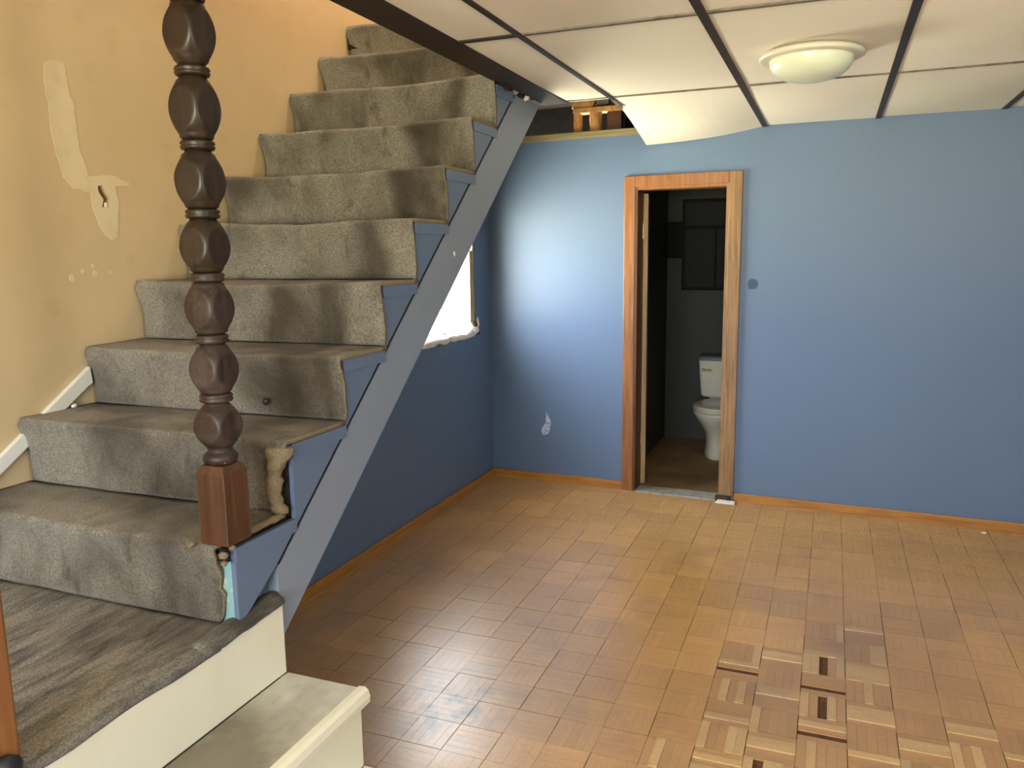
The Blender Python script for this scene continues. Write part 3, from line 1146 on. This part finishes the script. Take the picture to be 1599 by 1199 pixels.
def carpet_step(n):
    zt, zb = ZN[n], ZN[n - 1]
    yn = YN[n]
    yb = YN[n + 1] + .03 if n < NS else 4.75
    # profile (y, z) from the back of the tread over the nose to the foot of the riser, with outward normals
    prof = []
    rN = .016
    for k in range(9):
        prof.append((yb + (yn + rN - yb) * k / 8, zt))
    for k in range(1, 7):
        a = PI / 2 + PI / 2 * k / 6
        prof.append((yn + rN + rN * math.cos(a), zt - rN + rN * math.sin(a)))
    prof.append((yn + .002, zt - .03))
    zl = zb + .002
    for k in range(1, 13):
        q = k / 12
        prof.append((yn + .004 + .016 * math.sin(PI * min(1, q * 1.25) * .62), zt - .03 + (zl - zt + .03) * q))
    m = len(prof) - 1
    sd = n * 7.3

    def f(u, v, dd=0.0):
        j = min(m, int(round(v * m)))
        y, z = prof[j]
        a, b = prof[max(0, j - 1)], prof[min(m, j + 1)]
        t_ = Vector((b[0] - a[0], b[1] - a[1])).normalized()
        nrm = (t_.y, -t_.x)       # outward (towards -y / +z)
        xr = ragged(n, v, y, z)
        xl = XT + .006 + .004 * nz(z * 8, n)
        if j > 16:
            xl += .010 * min(1, (j - 16) / 4)
        x = xl + (xr - xl) * u
        wob = .007 * nz(x * 3.0, z * 2.5 + sd, y * 1.5) + .003 * nz(x * 11, z * 11 + sd, y * 6)
        if 8 <= j <= 16:
            wob += .006 * nz(x * 5, sd, 0)
        if j < 8:
            wob *= .5
        # the carpet is drawn in at the wall end of the nose
        pin = max(0, 1 - u * 16)
        if j >= 10:
            y += .005 * pin
            z -= .006 * pin if j < 17 else 0
        if n >= 3 and j < 18:
            z -= .009 * math.sin(PI * u) * min(1, j / 8)
        wob += dd
        return (x, y + nrm[0] * -wob if False else y - abs(nrm[0]) * wob, z + abs(nrm[1]) * wob * (1 if j < 16 else 0))
    mb = MB()
    nu, nv = 44, m
    mb.grid(nu, nv, f)
    mb.grid(nu, nv, lambda u, v: f(u, v, -.013))
    n1 = (nu + 1) * (nv + 1)
    loop = [k for k in range(nu + 1)] + [(q + 1) * (nu + 1) - 1 for q in range(1, nv + 1)] + [nv * (nu + 1) + k for k in range(nu - 1, -1, -1)] + [q * (nu + 1) for q in range(nv - 1, 0, -1)]
    for a_, b_ in zip(loop, loop[1:] + loop[:1]):
        mb.f.append((a_, b_, b_ + n1, a_ + n1))
        mb.mi.append(1)
    return mb.build('carpet_cover', [CARPET, EDGE], parent=st, smooth=True)


for n in range(1, NS + 1):
    cv = carpet_step(n)
    zt, zb, yn = ZN[n], ZN[n - 1], YN[n]
    yb = YN[n + 1] if n < NS else 3.47
    # boards under the carpet
    MB().box(XT + .01, XR - .013, yn + .024, yb + .032, zt - .046, zt - .016).build('tread_board', JOIST, parent=st)
    rb = MB().box(XT + .01, XR - (.002 if n == 1 else .015), yn + .033, yn + .047, zb - (.012 if n > 1 else .03), zt - .047).build('riser_board', TURQ if n == 1 else JOIST, parent=st)
    if n == 1:
        rb['label'] = 'turquoise painted riser showing beside the carpet'
    if n >= 9:
        continue
    # blue tread end and the blue panel below it, down to the stringer
    ya, yb2 = yn + .032, YN[n + 1] + .03
    g = .020
    ymax = yb2 if n < 8 else (ZTOP - .005 - .629) / .842 + 1.489 - g
    zt_end = min(zt - .014, ZTOP)
    if n < 8:
        MB().box(XR + .0004, XR + .004, ya, yb2, zt - .048, zt - .014).build('tread_end', BLUEW, parent=st)
    else:
        MB().box(XR + .0004, XR + .004, ya, 3.19, 2.058, 2.10).build('tread_end', BLUEW, parent=st)
    ztp = zt - .0165 if n < 8 else ZTOP - .004
    yl, yr = ya, yb2 + .0015
    pl = [(yl, ztp), (min(yr, 1.489 + (ztp - .629 - g) / .842), ztp)]
    if pl[1][0] >= yr - 1e-4:
        pl.append((yr, zs_up(yr) + g))
    if n == 1:
        pl += [(1.545, zs_up(1.545) + g), (1.43, LZ + .012), (yl, LZ + .002)]
    else:
        pl += [(yl, zs_up(yl) + g)]
    MB().prism_x(pl, XR - .013, XR).build('side_panel', BLUEW, parent=st)
# stringers
ylo = (ZTOP - .515) / .8131 + 1.573
yup = (ZTOP - .629) / .842 + 1.489
sp = [(1.548, zs_up(1.548)), (1.548, .44), (zs_lo(0) * 0 + 1.573, .515), (ylo, ZTOP), (yup, ZTOP)]
sp = [(1.548, .40), (1.573, .515), (ylo, ZTOP), (yup, ZTOP), (1.548, zs_up(1.548))]
sp[0] = (1.548, zs_lo(1.548))
so = MB().prism_x(sp, XR - .035, XR - .002).build('stringer', STRP, parent=st)
sp2 = [(1.60, zs_lo(1.60)), (3.45, zs_lo(3.45)), (3.45, zs_up(3.45) - .03), (1.60, zs_up(1.60) - .02)]
MB().prism_x(sp2, XB + .012, XB + .045).build('stringer', BLUEW, parent=st)
MB().prism_x([(1.62, zs_lo(1.62) + .07), (3.44, zs_lo(3.44) + .07), (3.44, zs_lo(3.44) + .085), (1.62, zs_lo(1.62) + .085)], XB + .046, XR - .036).build('added_soffit_block', JOIST, parent=st)  # unseen sheet, added to block the window light behind the gap
MB().prism_x([(1.56, zs_up(1.56) - .02), (3.20, zs_up(3.20) - .02), (3.20, zs_up(3.20) + .028), (1.56, zs_up(1.56) + .028)], XR - .034, XR - .0135).build('gap_shade_backing', JOIST, parent=st)  # dark backing added so the gap reads as shade
MB().prism_x([(1.56, zs_up(1.56) + .001), (3.18, zs_up(3.18) + .001), (3.18, zs_up(3.18) + .0195), (1.56, zs_up(1.56) + .0195)], XR - .0134, XR - .005).build('gap_shade_strip', JOIST, parent=st)  # dark strip painting the shade in the gap above the stringer
c1 = lump(XR, 2.606, 1.452, .002, .007, .010, 2)
tag(c1.build('paint_chip', WHITE, parent=so), 'small white chip in the blue paint')
# torn rolled carpet edge beside the post on the second step
rl = []
for k in range(15):
    q = k / 14
    z = .812 + .168 * q
    cx_ = -1.272 + .006 * nz(q * 6, 1)
    cy_ = 1.596 + .01 * nz(q * 5, 7) - .006 * math.sin(q * PI)
    rad = .015 + .011 * nz(q * 9, 3) + .012 * max(0, q - .6) / .4
    rl.append([(cx_ - .010 * math.sin(q * 5) + rad * 1.25 * (1 + .6 * nz(q * 9, math.cos(a) * 1.5, math.sin(a))) * math.cos(a), cy_ + rad * 1.1 * (1 + .25 * nz(q * 9, a, 4)) * math.sin(a), z) for a in [2 * PI * i / 12 for i in range(12)]])
tag(MB().rings(rl).build('torn_carpet_edge', EDGE, parent=st, smooth=True), 'torn curled carpet edge behind the newel post')
rl = []
for k in range(13):
    q = k / 12
    y = 1.43 + .165 * q
    rad = .010 + .004 * nz(q * 7, 9)
    rl.append([(-1.262 + rad * math.cos(a) * (1 + .3 * nz(q * 9, a)), y, .806 + rad * .8 * math.sin(a)) for a in [2 * PI * i / 10 for i in range(10)]])
tag(MB().rings(rl).build('torn_carpet_edge', EDGE, parent=st, smooth=True), 'torn carpet edge along the first tread')
for k, (x, y, z, q) in enumerate(((-1.258, 1.372, .782, .011), (-1.252, 1.366, .765, .008), (-1.33, 1.350, .806, .010), (-1.247, 1.39, .795, .008))):
    lump(x, y, z, q, q, q * .8, k + 40).build('carpet_scrap', EDGE, parent=st, smooth=True)
bh = lump(-1.497, 1.845, 1.040, .010, .006, .011, 11, amp=.1)
tag(bh.build('burn_mark', BLACK, parent=st, smooth=True), 'small round black burn in the carpet riser')
lump(XT + .012, 1.79, .998, .008, .012, .008, 9).build('plaster_crumb', MORT, parent=st, smooth=True)

# ---------------------------------------------------------------- turned newel post
nx, ny = -1.272, 1.402
hs = .0395
np_ = empty('newel_post', (nx, ny, .806), 'tall dark turned wooden newel post with stacked ball shapes on the stairs', 'newel post')


def sq(z, h, c=0.0):
    return [(nx + sx * (h - c if q == 0 else h), ny + sy * (h if q == 0 else h - c), z) for sx, sy, order in ((1, 1, (0, 1)), (-1, 1, (1, 0)), (-1, -1, (0, 1)), (1, -1, (1, 0))) for q in order]


mb = MB()
mb.box(nx - hs, nx + hs, ny - hs, ny + hs, .806, .972)
mb.rings([[(nx + sx * h, ny + sy * h, z) for sx, sy in ((1, 1), (-1, 1), (-1, -1), (1, -1))] for z, h in ((.972, hs), (.990, .031))], cap0=False)
mb.build('base_block', BLOCKW, parent=np_, bevel=.0025)


def turn(prof, name, mat_, clip=hs, n=64, label=None):
    rs = []
    for z, r_ in prof:
        ring = []
        for i in range(n):
            a = 2 * PI * i / n + PI / n
            rr_ = min(r_, clip / max(abs(math.cos(a)), abs(math.sin(a))))
            rr_ *= 1 + .018 * nz(math.cos(a) * 2.2, math.sin(a) * 2.2, z * 30)
            ring.append((nx + rr_ * math.cos(a), ny + rr_ * math.sin(a), z))
        rs.append(ring)
    return tag(MB().rings(rs).build(name, mat_, parent=np_, smooth=True), label)


# foot ring
turn([(.990, .030), (.994, .036), (1.002, .0385), (1.010, .0375), (1.016, .031), (1.020, .027), (1.030, .028)], 'foot_ring', DUSTW, .06, label='rounded dark ring above the base block')
balls = [1.077, 1.205, 1.341, 1.474, 1.612, 1.76, 1.912, 2.055]
rings_z = [1.014] + [(a + b) / 2 for a, b in zip(balls, balls[1:])] + [2.103]
for k, zc in enumerate(balls):
    lo_z = 1.030 if k == 0 else rings_z[k] + .010
    hi_z = rings_z[k + 1] - .010 if k < len(balls) - 1 else 2.103
    R = .0525
    neck = .0265
    prof = []
    for q in range(25):
        z = lo_z + (hi_z - lo_z) * q / 24
        half = (hi_z - lo_z) / 2
        s_ = (z - zc) / (half if abs(half) > 0 else 1)
        e = max(0.0, 1 - min(1, abs(s_)) ** 2)
        r_ = neck + (R - neck) * (e ** 1.05)
        if 0.80 < abs(s_) < 0.93 and 0 < k < len(balls) - 1:
            r_ = max(r_, .0345)
        prof.append((z, r_))
    turn(prof, 'ball', POSTW if k > 2 else DUSTW)
    if k < len(balls) - 1:
        z = rings_z[k + 1]
        turn([(z - .010, .029), (z - .0085, .034), (z - .003, .0365), (z, .032), (z + .003, .0365), (z + .0085, .034), (z + .010, .029)], 'ring', POSTW if k > 2 else DUSTW, .06)

# ---------------------------------------------------------------- ceiling light
lx, ly = -0.10, 2.99
cl = empty('ceiling_light', (lx, ly, ZC), 'white milk glass dome ceiling light on the ceiling tiles', 'ceiling light')
MB().rings([circ(lx, ly, z, r_, r_, 48) for z, r_ in ((ZC - .012, .150), (ZC - .020, .166), (ZC - .030, .168), (ZC - .034, .160), (ZC - .034, .148))]).build('rim_plate', ENAM, parent=cl, smooth=True)
pr_ = [(ZC - .033, .134), (ZC - .040, .134), (ZC - .055, .131), (ZC - .070, .122), (ZC - .084, .106), (ZC - .095, .084), (ZC - .102, .056), (ZC - .105, .026), (ZC - .106, .006)]
MB().rings([circ(lx, ly, z, r_, r_, 48) for z, r_ in pr_]).build('glass_dome', MILK, parent=cl, smooth=True)

# ---------------------------------------------------------------- toilet in the bathroom
tx, ty = -0.705, 5.93
tl = empty('toilet', (tx, ty, -.009), 'off-white toilet seen through the narrow doorway', 'toilet')
zf = -.009
bowl = [(.0, .105, .21, .03), (.03, .105, .21, .03), (.10, .095, .19, .02), (.18, .098, .185, .0), (.25, .125, .205, -.03), (.31, .16, .235, -.055), (.345, .178, .245, -.06), (.36, .180, .245, -.06), (.366, .172, .235, -.06)]
MB().rings([circ(tx, ty - .12 + dy, zf + .95 * z, rx_, ry_, 36) for z, rx_, ry_, dy in bowl]).build('bowl', PORC, parent=tl, smooth=True)
MB().rings([circ(tx, ty - .165, zf + .95 * z, rx_, ry_, 36) for z, rx_, ry_ in ((.367, .182, .235), (.380, .186, .24), (.386, .184, .238))]).build('seat', PORC, parent=tl, smooth=True)
MB().rings([circ(tx, ty - .16, zf + .95 * z, rx_, ry_, 36) for z, rx_, ry_ in ((.387, .180, .233), (.398, .183, .236), (.405, .165, .215))]).build('seat_lid', PORC, parent=tl, smooth=True)
MB().box(tx - .12, tx + .12, ty + .06, ty + .30, zf + .23, zf + .375).build('tank_shelf', PORC, parent=tl, bevel=.02)
tk = [(.396, .165, .075), (.41, .178, .085), (.55, .19, .092), (.685, .198, .096)]
MB().rings([circ(tx, ty + .20, zf + .95 * z, rx_, ry_, 40, 0, .28) for z, rx_, ry_ in tk]).build('tank', PORC, parent=tl, smooth=False)
tag(MB().rings([circ(tx, ty + .20, zf + .95 * z, rx_, ry_, 40, 0, .28) for z, rx_, ry_ in ((.686, .207, .104), (.712, .208, .105), (.722, .19, .09))]).build('tank_lid', GLID, parent=tl), 'grey tank lid')
lv = MB().box(tx - .165, tx - .095, ty + .085, ty + .100, zf + .575, zf + .592)
L2 = MB().rings([[(tx - .155 + .013 * math.cos(a), y, zf + .584 + .013 * math.sin(a)) for a in [2 * PI * i / 12 for i in range(12)]] for y in (ty + .112, ty + .098)])
lv.add(L2.v, L2.f)
tag(lv.build('flush_lever', METAL, parent=tl), 'tarnished metal flush lever')

# black cabinet on the bathroom's back wall
cb = empty('wall_cabinet', (-.85, 6.26, 1.16), 'black wall cabinet hung above the toilet in the dark bathroom', 'cabinet')
MB().box(-1.055, -.55, 6.12, 6.268, 1.16, 1.825).build('cabinet_body', BLACKC, parent=cb, bevel=.004)
MB().box(-1.035, -.57, 6.105, 6.119, 1.63, 1.805).build('upper_panel', BLACKP, parent=cb, bevel=.003)
MB().box(-1.035, -.81, 6.105, 6.119, 1.18, 1.61).build('door', BLACKP, parent=cb, bevel=.003)
MB().box(-.80, -.57, 6.105, 6.119, 1.18, 1.61).build('door', BLACKP, parent=cb, bevel=.003)
MB().box(-1.175, -1.0555, 6.15, 6.268, 1.40, 1.665).build('side_box', BLACKC, parent=cb, bevel=.004)
